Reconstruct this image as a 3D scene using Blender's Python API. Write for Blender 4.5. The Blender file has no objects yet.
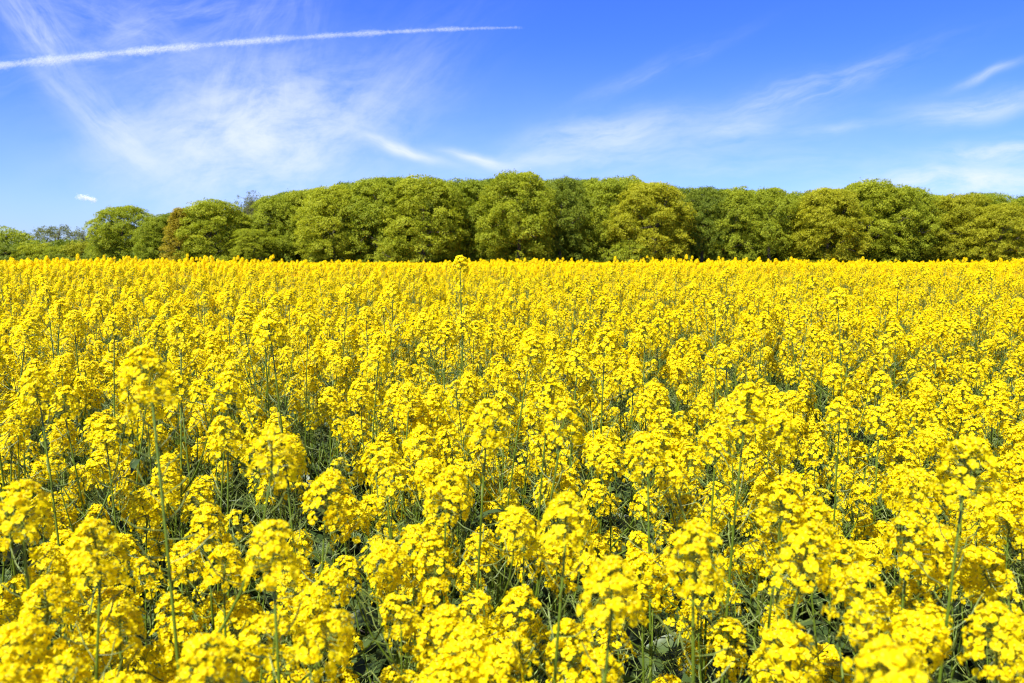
import bpy, math, random
import numpy as np
from mathutils import Vector, Matrix, Euler

R = math.radians
rng = np.random.default_rng(11)
random.seed(11)
scene = bpy.context.scene
COL = scene.collection

# ------------------------------------------------------------------ camera
CAM_Z = 1.70
FPX = 796.0                                   # focal length in pixels of the 1024 px wide picture
PITCH = math.atan((341.5 - 259.5) / FPX)
cam_d = bpy.data.cameras.new("camera")
cam_d.sensor_width = 36.0
cam_d.lens = FPX * 36.0 / 1024.0
cam_d.clip_start = 0.05
cam_d.clip_end = 200000.0
cam_d.dof.use_dof = True
cam_d.dof.focus_distance = 3.0
cam_d.dof.aperture_fstop = 6.3
cam = bpy.data.objects.new("camera", cam_d)
cam.location = (0, 0, CAM_Z)
cam.rotation_euler = (R(90) - PITCH, 0, 0)
COL.objects.link(cam)
scene.camera = cam

def ray(px, py):
    u, v = (px - 512.0) / FPX, (341.5 - py) / FPX
    return np.array([u, math.cos(PITCH) + v * math.sin(PITCH), -math.sin(PITCH) + v * math.cos(PITCH)])

def sky_uv(px, py):                           # direction slopes (x/y, z/y) of a spot in the sky
    r = ray(px, py)
    return r[0] / r[1], r[2] / r[1]

# ------------------------------------------------------------------ light
SUN_EL, SUN_AZ = 56.0, -142.0                 # azimuth measured from +Y towards +X
SUN_STRENGTH, SKY_STRENGTH, EXPOSURE = 4.9, 0.135, 1.32
sd = bpy.data.lights.new("sun", 'SUN')
sd.energy = SUN_STRENGTH
sd.angle = R(0.53)
sd.color = (1.0, 0.97, 0.91)
sun = bpy.data.objects.new("sun", sd)
to_sun = Vector((math.cos(R(SUN_EL)) * math.sin(R(SUN_AZ)), math.cos(R(SUN_EL)) * math.cos(R(SUN_AZ)), math.sin(R(SUN_EL))))
sun.rotation_euler = to_sun.to_track_quat('Z', 'Y').to_euler()
sun.location = (-20, -10, 40)
COL.objects.link(sun)

scene.view_settings.view_transform = 'Standard'
scene.view_settings.look = 'None'
scene.view_settings.exposure = EXPOSURE
scene.view_settings.gamma = 1.0
scene.view_settings.use_curve_mapping = False
scene.cycles.use_denoising = True
scene.cycles.denoiser = 'OPENIMAGEDENOISE'
scene.cycles.denoising_input_passes = 'RGB_ALBEDO_NORMAL'
scene.cycles.denoising_prefilter = 'ACCURATE'
scene.cycles.max_bounces = 12
scene.cycles.diffuse_bounces = 10
scene.cycles.transmission_bounces = 10
scene.cycles.transparent_max_bounces = 512
scene.cycles.sample_clamp_indirect = 3.0
scene.cycles.use_adaptive_sampling = False
scene.cycles.pixel_filter_type = 'BLACKMAN_HARRIS'
scene.cycles.filter_width = 1.1

class NT:
    """Tiny helper for node trees."""
    def __init__(self, tree):
        self.t = tree
    def n(self, kind, **kw):
        nd = self.t.nodes.new(kind)
        for k, v in kw.items():
            setattr(nd, k, v)
        return nd
    def put(self, sock, v):
        if v is None:
            return
        if isinstance(v, bpy.types.NodeSocket):
            self.t.links.new(v, sock)
        else:
            sock.default_value = v
    def m(self, op, a, b=None, c=None, clamp=False):
        nd = self.n('ShaderNodeMath', operation=op, use_clamp=clamp)
        for i, v in enumerate((a, b, c)):
            self.put(nd.inputs[i], v)
        return nd.outputs[0]
    def mix(self, f, a, b, blend='MIX'):
        nd = self.n('ShaderNodeMix', data_type='RGBA', blend_type=blend)
        self.put(nd.inputs[0], f); self.put(nd.inputs[6], a); self.put(nd.inputs[7], b)
        return nd.outputs[2]
    def ss(self, v, lo, hi, a=0.0, b=1.0):
        nd = self.n('ShaderNodeMapRange', interpolation_type='SMOOTHSTEP')
        for i, x in enumerate((v, lo, hi, a, b)):
            self.put(nd.inputs[i], x)
        return nd.outputs[0]
    def noise(self, vec, scale, detail=4.0, rough=0.5, dist=0.0):
        nd = self.n('ShaderNodeTexNoise')
        self.put(nd.inputs['Vector'], vec)
        nd.inputs['Scale'].default_value = scale
        nd.inputs['Detail'].default_value = detail
        nd.inputs['Roughness'].default_value = rough
        nd.inputs['Distortion'].default_value = dist
        return nd.outputs[0]
    def comb(self, x, y, z):
        nd = self.n('ShaderNodeCombineXYZ')
        for i, v in enumerate((x, y, z)):
            self.put(nd.inputs[i], v)
        return nd.outputs[0]
    def sep(self, v):
        nd = self.n('ShaderNodeSeparateXYZ')
        self.put(nd.inputs[0], v)
        return nd.outputs

world = bpy.data.worlds.new("World")
scene.world = world
world.use_nodes = True
wt = world.node_tree
wt.nodes.clear()
W = NT(wt)
sky = W.n('ShaderNodeTexSky', sky_type='NISHITA')
sky.sun_disc = False
sky.sun_elevation = R(SUN_EL)
sky.sun_rotation = R(SUN_AZ)
sky.altitude = 0
sky.air_density = 1.0
sky.dust_density = 0.35
sky.ozone_density = 2.2
hs = W.n('ShaderNodeHueSaturation')
hs.inputs['Hue'].default_value = 0.5
hs.inputs['Saturation'].default_value = 1.12
hs.inputs['Value'].default_value = 1.0
wt.links.new(sky.outputs[0], hs.inputs['Color'])
gm = W.n('ShaderNodeGamma')
gm.inputs[1].default_value = 1.2
wt.links.new(hs.outputs[0], gm.inputs[0])
sky_col = W.mix(1.0, gm.outputs[0], (0.160, 0.226, 0.50, 1.0), 'MULTIPLY')
gen = W.n('ShaderNodeTexCoord').outputs['Generated']
dx, dy, dz = W.sep(gen)
ysafe = W.m('MAXIMUM', dy, 0.05)
U = W.m('DIVIDE', dx, ysafe)
V = W.m('DIVIDE', dz, ysafe)
front = W.ss(dy, 0.1, 0.35)
# soft wandering of the wisps
wob = W.noise(W.comb(U, V, 0.0), 7.0, 3.0, 0.55)
wob2 = W.noise(W.comb(U, V, 5.0), 9.0, 3.0, 0.55)
Uw = W.m('ADD', U, W.m('MULTIPLY', W.m('SUBTRACT', wob, 0.5), 0.04))
Vw = W.m('ADD', V, W.m('MULTIPLY', W.m('SUBTRACT', wob2, 0.5), 0.03))

def wisp(px, py, rx, ry, ang, strength, stretch=5.0, fine=60.0, lo=0.3, hi=0.75, seed=0.0):
    """An elongated veil of cirrus: a soft ellipse of sky filled with fibres that run along it."""
    u0, v0 = sky_uv(px, py)
    a = R(ang)
    du, dv = W.m('SUBTRACT', Uw, u0), W.m('SUBTRACT', Vw, v0)
    p = W.m('ADD', W.m('MULTIPLY', du, math.cos(a)), W.m('MULTIPLY', dv, math.sin(a)))
    q = W.m('SUBTRACT', W.m('MULTIPLY', dv, math.cos(a)), W.m('MULTIPLY', du, math.sin(a)))
    pn, qn = W.m('DIVIDE', p, rx / FPX), W.m('DIVIDE', q, ry / FPX)
    r2 = W.m('ADD', W.m('MULTIPLY', pn, pn), W.m('MULTIPLY', qn, qn))
    env = W.m('POWER', 2.718, W.m('MULTIPLY', r2, -1.0))
    fib = W.noise(W.comb(W.m('DIVIDE', p, stretch), q, seed), fine, 8.0, 0.66, 0.3)
    fib = W.ss(fib, lo, hi)
    return W.m('MULTIPLY', W.m('MULTIPLY', env, fib), strength)

wisps = [
    wisp(262, 135, 120, 62, 8, 0.82, 2.0, 26, 0.22, 0.72, 1),
    wisp(250, 150, 90, 30, 2, 0.42, 4.0, 40, 0.25, 0.7, 2),
    wisp(225, 95, 120, 26, 62, 0.34, 4.0, 45, 0.3, 0.8, 3),
    wisp(290, 85, 90, 30, 80, 0.25, 4.0, 45, 0.3, 0.8, 4),
    wisp(38, 28, 50, 24, -62, 0.60, 4.0, 40, 0.25, 0.75, 5),
    wisp(112, 128, 62, 22, -42, 0.55, 4.0, 42, 0.2, 0.7, 6),
    wisp(140, 155, 30, 10, -50, 0.28, 4.0, 42, 0.2, 0.7, 7),
    wisp(55, 92, 32, 7, -42, 0.30, 5.0, 60, 0.2, 0.7, 8),
    wisp(150, 30, 150, 40, 15, 0.34, 4.0, 34, 0.35, 0.8, 9),
    wisp(372, 105, 110, 40, 40, 0.26, 4.0, 40, 0.25, 0.8, 10),
    wisp(180, 130, 90, 60, 20, 0.36, 2.5, 30, 0.25, 0.75, 25),
    wisp(100, 20, 110, 30, -20, 0.30, 3.0, 34, 0.25, 0.75, 26),
    wisp(640, 150, 190, 26, 8, 0.28, 4.0, 40, 0.25, 0.75, 27),
    wisp(605, 134, 78, 17, 10, 0.58, 3.5, 45, 0.22, 0.72, 11),
    wisp(555, 160, 90, 12, 6, 0.34, 4.0, 50, 0.25, 0.75, 12),
    wisp(735, 128, 46, 7, 4, 0.42, 5.0, 60, 0.2, 0.7, 13),
    wisp(840, 128, 34, 4.5, 3, 0.34, 5.0, 60, 0.2, 0.7, 14),
    wisp(800, 92, 110, 14, 18, 0.42, 5.0, 50, 0.28, 0.78, 15),
    wisp(650, 72, 80, 8, 22, 0.17, 5.0, 55, 0.25, 0.75, 16),
    wisp(980, 108, 70, 12, 9, 0.55, 5.0, 50, 0.2, 0.7, 17),
    wisp(1005, 152, 60, 11, 3, 0.8, 4.0, 45, 0.25, 0.75, 18),
    wisp(965, 182, 110, 17, 2, 0.95, 4.0, 40, 0.2, 0.7, 19),
    wisp(760, 165, 140, 14, 3, 0.24, 5.0, 45, 0.3, 0.8, 20),
    wisp(990, 74, 34, 4.0, 20, 0.50, 5.0, 60, 0.15, 0.65, 21),
    wisp(402, 149, 42, 5.5, -19, 0.85, 5.0, 60, 0.12, 0.6, 22),
    wisp(478, 160, 32, 5.0, -14, 0.8, 5.0, 60, 0.12, 0.6, 23),
    wisp(528, 163, 40, 6, 4, 0.34, 5.0, 60, 0.2, 0.7, 24),
]
acc = wisps[0]
for w_ in wisps[1:]:                          # 1-(1-a)(1-b)
    acc = W.m('SUBTRACT', W.m('ADD', acc, w_), W.m('MULTIPLY', acc, w_))
acc = W.m('MULTIPLY', acc, front, clamp=True)
# thin veil of high cloud thickening towards the horizon
veil = W.m('MULTIPLY', W.ss(V, 0.28, 0.0), 0.20)
veil = W.m('MULTIPLY', veil, W.m('ADD', 0.5, wob))
acc = W.m('SUBTRACT', W.m('ADD', acc, veil), W.m('MULTIPLY', acc, veil), clamp=True)
cloud_col = (2.75, 2.98, 3.25, 1.0)
wcol = W.mix(acc, sky_col, cloud_col)
bg = W.n('ShaderNodeBackground')
bg.inputs['Strength'].default_value = SKY_STRENGTH
wt.links.new(wcol, bg.inputs['Color'])
wo = W.n('ShaderNodeOutputWorld')
wt.links.new(bg.outputs[0], wo.inputs['Surface'])

# ------------------------------------------------------------------ tagging
def tag(o, label=None, cat=None, group=None, kind=None):
    if label: o["label"] = label
    if cat: o["category"] = cat
    if group: o["group"] = group
    if kind: o["kind"] = kind
    return o

def link(name, data, parent=None, mat=None):
    o = bpy.data.objects.new(name, data)
    COL.objects.link(o)
    if parent is not None: o.parent = parent
    if mat is not None: o.matrix_basis = mat
    return o

# ------------------------------------------------------------------ materials
def new_mat(name):
    m = bpy.data.materials.new(name)
    m.use_nodes = True
    m.node_tree.nodes.clear()
    return m, NT(m.node_tree)

def leafy(name, cols, trans=0.3, tcol=None, rough=0.55, spec=0.3, nscale=30.0, objvar=0.15):
    """Thin plant tissue: colour wanders with the 'tint' attribute and a noise; part of the light passes through."""
    m, T = new_mat(name)
    at = T.n('ShaderNodeAttribute', attribute_name='tint').outputs['Fac']
    geo = T.n('ShaderNodeTexCoord').outputs['Object']
    nz = T.noise(geo, nscale, 3.0)
    oi = T.n('ShaderNodeObjectInfo').outputs['Random']
    f = T.m('ADD', T.m('MULTIPLY', at, 0.7), T.m('MULTIPLY', T.m('SUBTRACT', nz, 0.5), 0.7))
    f = T.m('ADD', f, T.m('MULTIPLY', T.m('SUBTRACT', oi, 0.5), objvar), clamp=True)
    rp = T.n('ShaderNodeValToRGB')
    el = rp.color_ramp.elements
    el[0].position, el[0].color = 0.0, (*cols[0], 1)
    el[1].position, el[1].color = 1.0, (*cols[-1], 1)
    for i, c in enumerate(cols[1:-1]):
        e = el.new((i + 1) / (len(cols) - 1)); e.color = (*c, 1)
    T.put(rp.inputs[0], f)
    p = T.n('ShaderNodeBsdfPrincipled')
    T.put(p.inputs['Base Color'], rp.outputs[0])
    p.inputs['Roughness'].default_value = rough
    p.inputs['Specular IOR Level'].default_value = spec
    out = T.n('ShaderNodeOutputMaterial')
    if trans > 0:
        tr = T.n('ShaderNodeBsdfTranslucent')
        T.put(tr.inputs[0], rp.outputs[0] if tcol is None else T.mix(1.0, rp.outputs[0], (*tcol, 1), 'MULTIPLY'))
        mx = T.n('ShaderNodeMixShader')
        mx.inputs[0].default_value = trans
        T.t.links.new(p.outputs[0], mx.inputs[1]); T.t.links.new(tr.outputs[0], mx.inputs[2])
        T.t.links.new(mx.outputs[0], out.inputs[0])
    else:
        T.t.links.new(p.outputs[0], out.inputs[0])
    return m

M_PETAL = leafy("petal", [(0.88, 0.675, 0.003), (0.905, 0.745, 0.004), (0.92, 0.785, 0.010)], 0.62, (1.0, 1.0, 0.7), 0.5, 0.12, 40.0, 0.2)
M_BUD = leafy("bud", [(0.40, 0.40, 0.02), (0.62, 0.52, 0.02)], 0.15, None, 0.5, 0.3)
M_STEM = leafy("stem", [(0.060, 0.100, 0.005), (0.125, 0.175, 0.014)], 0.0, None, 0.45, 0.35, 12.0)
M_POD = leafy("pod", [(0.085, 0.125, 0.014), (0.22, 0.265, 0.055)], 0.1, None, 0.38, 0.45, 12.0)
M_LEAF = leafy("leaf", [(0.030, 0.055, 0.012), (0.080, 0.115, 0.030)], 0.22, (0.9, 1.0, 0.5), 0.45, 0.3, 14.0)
PLANT_MATS = [M_PETAL, M_BUD, M_STEM, M_POD, M_LEAF]

TREE_COLS = {
    'bright': [(0.275, 0.315, 0.014), (0.440, 0.455, 0.022)],
    'mid':    [(0.225, 0.275, 0.014), (0.385, 0.420, 0.022)],
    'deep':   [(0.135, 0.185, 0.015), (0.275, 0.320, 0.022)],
    'olive':  [(0.295, 0.305, 0.012), (0.450, 0.435, 0.020)],
    'rust':   [(0.315, 0.250, 0.014), (0.425, 0.360, 0.022)],
    'grey':   [(0.140, 0.160, 0.045), (0.230, 0.245, 0.080)],
}
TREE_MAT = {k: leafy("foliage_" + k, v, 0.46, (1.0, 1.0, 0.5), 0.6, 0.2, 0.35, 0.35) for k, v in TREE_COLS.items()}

def bark_mat():
    m, T = new_mat("bark")
    geo = T.n('ShaderNodeTexCoord').outputs['Object']
    nz = T.noise(geo, 3.0, 6.0, 0.65)
    p = T.n('ShaderNodeBsdfPrincipled')
    T.put(p.inputs['Base Color'], T.mix(nz, (0.045, 0.034, 0.020, 1), (0.16, 0.13, 0.085, 1)))
    p.inputs['Roughness'].default_value = 0.9
    out = T.n('ShaderNodeOutputMaterial')
    T.t.links.new(p.outputs[0], out.inputs[0])
    return m
M_BARK = bark_mat()

def ground_mat():
    m, T = new_mat("ground")
    geo = T.n('ShaderNodeTexCoord').outputs['Object']
    a = T.noise(geo, 0.9, 8.0, 0.6)
    b = T.noise(geo, 14.0, 6.0, 0.65)
    c = T.mix(T.ss(a, 0.35, 0.65), (0.055, 0.042, 0.028, 1), (0.030, 0.048, 0.014, 1))
    c = T.mix(T.m('MULTIPLY', b, 0.6), c, (0.10, 0.08, 0.055, 1))
    p = T.n('ShaderNodeBsdfPrincipled')
    T.put(p.inputs['Base Color'], c)
    p.inputs['Roughness'].default_value = 0.95
    bp = T.n('ShaderNodeBump')
    bp.inputs['Strength'].default_value = 0.6
    T.put(bp.inputs['Height'], b)
    T.t.links.new(bp.outputs[0], p.inputs['Normal'])
    out = T.n('ShaderNodeOutputMaterial')
    T.t.links.new(p.outputs[0], out.inputs[0])
    return m

# ------------------------------------------------------------------ geometry kit (numpy)
class G:
    """verts, faces (4 columns, last = -1 for a triangle), material index per face, tint per vertex"""
    def __init__(self, v, f, m=0, t=0.5):
        self.v = np.asarray(v, float).reshape(-1, 3)
        self.f = np.asarray(f, int).reshape(-1, 4)
        self.m = np.full(len(self.f), m) if np.isscalar(m) else np.asarray(m)
        self.t = np.full(len(self.v), t, float) if np.isscalar(t) else np.asarray(t, float)
    def tf(self, M):
        M = np.asarray(M)
        g = G.__new__(G)
        g.v = self.v @ M[:3, :3].T + M[:3, 3]
        g.f, g.m, g.t = self.f, self.m, self.t
        return g

def join(gs):
    gs = [g for g in gs if len(g.v)]
    off = np.cumsum([0] + [len(g.v) for g in gs[:-1]])
    f = np.concatenate([np.where(g.f >= 0, g.f + o, -1) for g, o in zip(gs, off)])
    return G(np.concatenate([g.v for g in gs]), f, np.concatenate([g.m for g in gs]), np.concatenate([g.t for g in gs]))

def to_mesh(name, g, mats, smooth=True):
    me = bpy.data.meshes.new(name)
    tri = g.f[:, 3] < 0
    cnt = np.where(tri, 3, 4)
    flat = g.f.ravel()
    flat = flat[flat >= 0]
    me.vertices.add(len(g.v)); me.vertices.foreach_set('co', g.v.astype(np.float32).ravel())
    me.loops.add(len(flat)); me.loops.foreach_set('vertex_index', flat.astype(np.int32))
    me.polygons.add(len(cnt))
    me.polygons.foreach_set('loop_start', np.concatenate([[0], np.cumsum(cnt)[:-1]]).astype(np.int32))
    me.polygons.foreach_set('loop_total', cnt.astype(np.int32))
    used = sorted(set(g.m.tolist()))
    remap = np.zeros(max(used) + 1, int)
    for i, k in enumerate(used):
        remap[k] = i
        me.materials.append(mats[k])
    me.polygons.foreach_set('material_index', remap[g.m].astype(np.int32))
    me.polygons.foreach_set('use_smooth', np.full(len(cnt), smooth))
    a = me.attributes.new('tint', 'FLOAT', 'POINT')
    a.data.foreach_set('value', g.t.astype(np.float32))
    me.update()
    return me

def frame_z(d, roll=0.0):
    """rotation whose z axis points along d"""
    d = np.asarray(d, float); d = d / np.linalg.norm(d)
    h = np.array([0, 0, 1.0]) if abs(d[2]) < 0.95 else np.array([1.0, 0, 0])
    x = np.cross(h, d); x /= np.linalg.norm(x)
    y = np.cross(d, x)
    c, s = math.cos(roll), math.sin(roll)
    return np.stack([c * x + s * y, -s * x + c * y, d], axis=1)

def mat4(rot, loc, s=1.0):
    M = np.eye(4); M[:3, :3] = rot * s; M[:3, 3] = loc
    return M

def tube(pts, rad, n=6, mat=2, tint=0.5, cap=True):
    pts = np.asarray(pts, float)
    k = len(pts)
    rad = np.broadcast_to(rad, (k,))
    V = []
    ang = np.arange(n) * 2 * math.pi / n
    ref = np.array([1.0, 0.13, 0.05])
    for i in range(k):
        d = pts[min(i + 1, k - 1)] - pts[max(i - 1, 0)]
        d = d / (np.linalg.norm(d) + 1e-12)
        x = ref - d * ref.dot(d)
        if np.linalg.norm(x) < 0.1:
            x = np.array([0, 1.0, 0]) - d * d[1]
        x /= np.linalg.norm(x); y = np.cross(d, x)
        V.append(pts[i] + rad[i] * (np.cos(ang)[:, None] * x + np.sin(ang)[:, None] * y))
    V = np.concatenate(V)
    F = []
    for i in range(k - 1):
        for j in range(n):
            a, b = i * n + j, i * n + (j + 1) % n
            F.append((a, b, b + n, a + n))
    if cap:
        V = np.concatenate([V, pts[-1:] + (pts[-1] - pts[-2]) * 0.02])
        for j in range(n):
            F.append(((k - 1) * n + j, (k - 1) * n + (j + 1) % n, len(V) - 1, -1))
    return G(V, F, mat, tint)

# ------------------------------------------------------------------ rapeseed: petals, flowers, heads
def petal(lod):
    """one petal along +x, face up, narrow claw and rounded cupped blade; unit: metres"""
    if lod == 0:
        us = [0.0, 0.30, 0.55, 0.82, 1.0]
        ws = [0.07, 0.20, 0.42, 0.46, 0.24]
        hs_ = [0.0, 0.10, 0.15, 0.12, 0.02]
        vs = [-1, 0, 1]
    else:
        us = [0.0, 0.55, 1.0]
        ws = [0.12, 0.45, 0.36]
        hs_ = [0.0, 0.15, 0.04]
        vs = [-1, 1]
    V, F = [], []
    for u, w, h in zip(us, ws, hs_):
        for v in vs:
            uu = u - (0.07 if (abs(v) == 1 and u > 0.9) else 0)
            V.append((uu, v * w, h + 0.10 * w * abs(v)))
    n = len(vs)
    for i in range(len(us) - 1):
        for j in range(n - 1):
            a = i * n + j
            F.append((a, a + n, a + n + 1, a + 1))
    return np.array(V, float), np.array(F, int)

PET = [petal(0), petal(1)]

def flower(lod, size, r):
    """four petals in a cross round a short tube, facing +z"""
    gs = []
    rot = r.uniform(0, math.pi / 2)
    tint = r.uniform(0.25, 1.0)
    if lod == 2:                               # two crossed leaves of petal pairs
        for k in range(2):
            a = rot + k * math.pi / 2
            c, s = math.cos(a), math.sin(a)
            w, l = size * 0.42, size
            dz = r.uniform(-0.1, 0.25) * size
            V = np.array([(-l, -w, dz), (-l, w, dz), (0, -w * .6, 0), (0, w * .6, 0), (l, -w, dz), (l, w, dz)])
            V = np.stack([V[:, 0] * c - V[:, 1] * s, V[:, 0] * s + V[:, 1] * c, V[:, 2] + k * 0.0006], 1)
            gs.append(G(V, [(0, 2, 3, 1), (2, 4, 5, 3)], 0, tint))
        return join(gs)
    V0, F0 = PET[lod]
    for k in range(4):
        a = rot + k * math.pi / 2 + r.uniform(-0.12, 0.12)
        lift = r.uniform(0.0, 0.55)
        sc = size * r.uniform(0.88, 1.1)
        tw = r.uniform(-0.3, 0.3)
        M = Matrix.Rotation(a, 3, 'Z') @ Matrix.Rotation(-lift, 3, 'Y') @ Matrix.Rotation(tw, 3, 'X')
        V = (V0 * sc + r.normal(0, .07 * sc if lod == 0 else .03 * sc, V0.shape)) @ np.array(M).T
        gs.append(G(V, F0, 0, np.clip(tint + r.uniform(-0.12, 0.12) + V0[:, 0] * 0.15 - 0.1, 0, 1)))
    if lod == 0:                               # pistil and stamens as one small tuft
        n = 5
        V = [(0.0018 * math.cos(i * 6.283 / n), 0.0018 * math.sin(i * 6.283 / n), 0.0005) for i in range(n)] + [(0, 0, 0.0058)]
        gs.append(G(V, [(i, (i + 1) % n, n, -1) for i in range(n)], 1, 0.9))
    return join(gs)

def bud(length, wid):
    n = 5
    V = [(0, 0, 0)]
    for z, w in ((0.3, 0.8), (0.65, 1.0), (0.92, 0.5)):
        V += [(w * wid * math.cos(i * 6.283 / n), w * wid * math.sin(i * 6.283 / n), z * length) for i in range(n)]
    V.append((0, 0, length))
    F = [(0, 1 + (i + 1) % n, 1 + i, -1) for i in range(n)]
    for k in range(2):
        for i in range(n):
            a, b = 1 + k * n + i, 1 + k * n + (i + 1) % n
            F.append((a, b, b + n, a + n))
    F += [(11 + i, 11 + (i + 1) % n, 16, -1) for i in range(n)]
    return G(V, F, 1, 0.4)

BUD = bud(0.0062, 0.0017)

def head(lod, nfl, L, width, seed, nbud=16, fsize=0.0098):
    """a raceme: open flowers on stalks round the axis, a knot of buds at the top; the base sits at the origin"""
    r = np.random.default_rng(seed)
    gs = []
    sub = 1 if lod < 2 else 2
    for i in range(0, nfl, 1):
        t = (i + r.uniform(-0.3, 0.3)) / max(nfl - 1, 1)
        t = min(max(t, 0), 1)
        az = i * 2.39996 + r.uniform(-0.35, 0.35)
        tilt = R(112) * (1 - t) ** 0.75 + R(12) * t + r.uniform(-0.2, 0.2)
        ln = width * (0.72 * (1 - t) ** 0.5 + 0.50) * r.uniform(0.82, 1.1)
        z0 = L * t * 0.85
        d = np.array([math.sin(tilt) * math.cos(az), math.sin(tilt) * math.sin(az), math.cos(tilt)])
        p = np.array([0, 0, z0]) + d * ln
        nrm = d * 1.0 + np.array([0, 0, 0.55]) + r.normal(0, 0.28, 3)
        sz = fsize * r.uniform(0.85, 1.15) * (1.0 if t < 0.8 else 0.8)
        if lod == 2:
            sz *= 1.15
        gs.append(flower(lod, sz, r).tf(mat4(frame_z(nrm, r.uniform(0, 6.28)), p)))
        if lod < 2:
            a = np.array([0, 0, z0])
            mid = a + d * ln * 0.5 - np.array([0, 0, 0.002])
            gs.append(tube([a, mid, p], 0.0006, 3, 3, 0.6, cap=False))
    if lod < 2:
        nb = nbud if lod == 0 else nbud // 2
        for i in range(nb):
            az = i * 2.39996
            k = (i + 0.5) / nb
            tilt = 1.25 * math.sqrt(k)
            d = np.array([math.sin(tilt) * math.cos(az), math.sin(tilt) * math.sin(az), math.cos(tilt)])
            gs.append(BUD.tf(mat4(frame_z(d + np.array([0, 0, .3])), np.array([0, 0, L * 0.86]) + d * width * 0.33, r.uniform(0.7, 1.2))))
        gs.append(tube([(0, 0, -0.01), (0.001, 0, L * 0.5), (0, 0, L * 0.92)], [0.0017, 0.0013, 0.0007], 5, 2))
    return join(gs)

HEAD_SPEC = [(76, .054, .030, 1, 14, .0090), (84, .064, .031, 2, 16, .0090), (64, .050, .028, 3, 12, .0090),
             (92, .076, .032, 4, 16, .0090), (72, .060, .030, 5, 14, .0088),
             (36, .040, .023, 6, 10, .0088), (46, .044, .026, 7, 10, .0088), (18, .046, .024, 8, 8, .0088)]
BIG, SMALL = [0, 1, 2, 3, 4], [5, 6, 7]
HEADS = {lod: [head(lod, *s) for s in HEAD_SPEC] for lod in (0, 1, 2)}

def pod(length, r):
    bend = r.uniform(-0.2, 0.35) * length
    pl = r.uniform(0.010, 0.018)
    up = length * 0.55
    pts = [(0, 0, 0), (pl, 0, pl * 0.25), (pl + length * 0.5, 0, pl * .25 + up * 0.35 + bend * 0.3), (pl + length * 0.9, 0, pl * .25 + up + bend), (pl + length * 1.08, 0, pl * .25 + up * 1.22 + bend * 1.2)]
    return tube(pts, [0.0005, 0.0006, 0.0011, 0.0010, 0.0003], 4, 3, r.uniform(0.1, 1.0), cap=False)

def lance_leaf(length, wid, r):
    us = np.linspace(0, 1, 6)
    V, F = [], []
    droop = r.uniform(0.1, 0.7)
    for u in us:
        w = wid * (math.sin(math.pi * min(u * 0.86 + 0.12, 1.0)) ** 0.8)
        z = length * (0.35 * u - droop * u * u)
        for v in (-1, 0, 1):
            V.append((length * u, v * w, z + abs(v) * w * 0.35 + r.uniform(-1, 1) * wid * 0.12))
    for i in range(5):
        for j in range(2):
            a = i * 3 + j
            F.append((a, a + 3, a + 4, a + 1))
    return G(V, F, 4, r.uniform(0.1, 0.9))

def bez(p0, p1, p2, n):
    t = np.linspace(0, 1, n)[:, None]
    return (1 - t) ** 2 * p0 + 2 * t * (1 - t) * p1 + t * t * p2

def shoot(pts, rad, pods, podzone, r, lod, n=6, lens=(0.026, 0.052)):
    """a stem along pts with its slender green pods set spirally below the flowers"""
    gs = [tube(pts, rad, n, 2, r.uniform(0.3, 0.7))]
    seg = np.linalg.norm(np.diff(pts, axis=0), axis=1)
    s = np.concatenate([[0], np.cumsum(seg)])
    a0 = r.uniform(0, 6.28)
    for i in range(pods):
        dd = s[-1] - podzone * ((i + 0.6) / pods) ** 0.9
        k = min(max(int(np.searchsorted(s, dd)) - 1, 0), len(pts) - 2)
        f = (dd - s[k]) / seg[k]
        p = pts[k] * (1 - f) + pts[k + 1] * f
        az = a0 + i * 2.39996 + r.uniform(-.3, .3)
        ln = r.uniform(*lens) * (0.55 + 0.45 * (i + 1) / pods)
        rot = np.array(Euler((r.uniform(-.2, .2), r.uniform(-0.45, 0.25), az)).to_matrix())
        gs.append(pod(ln, r).tf(mat4(rot, p)))
    return join(gs)

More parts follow.
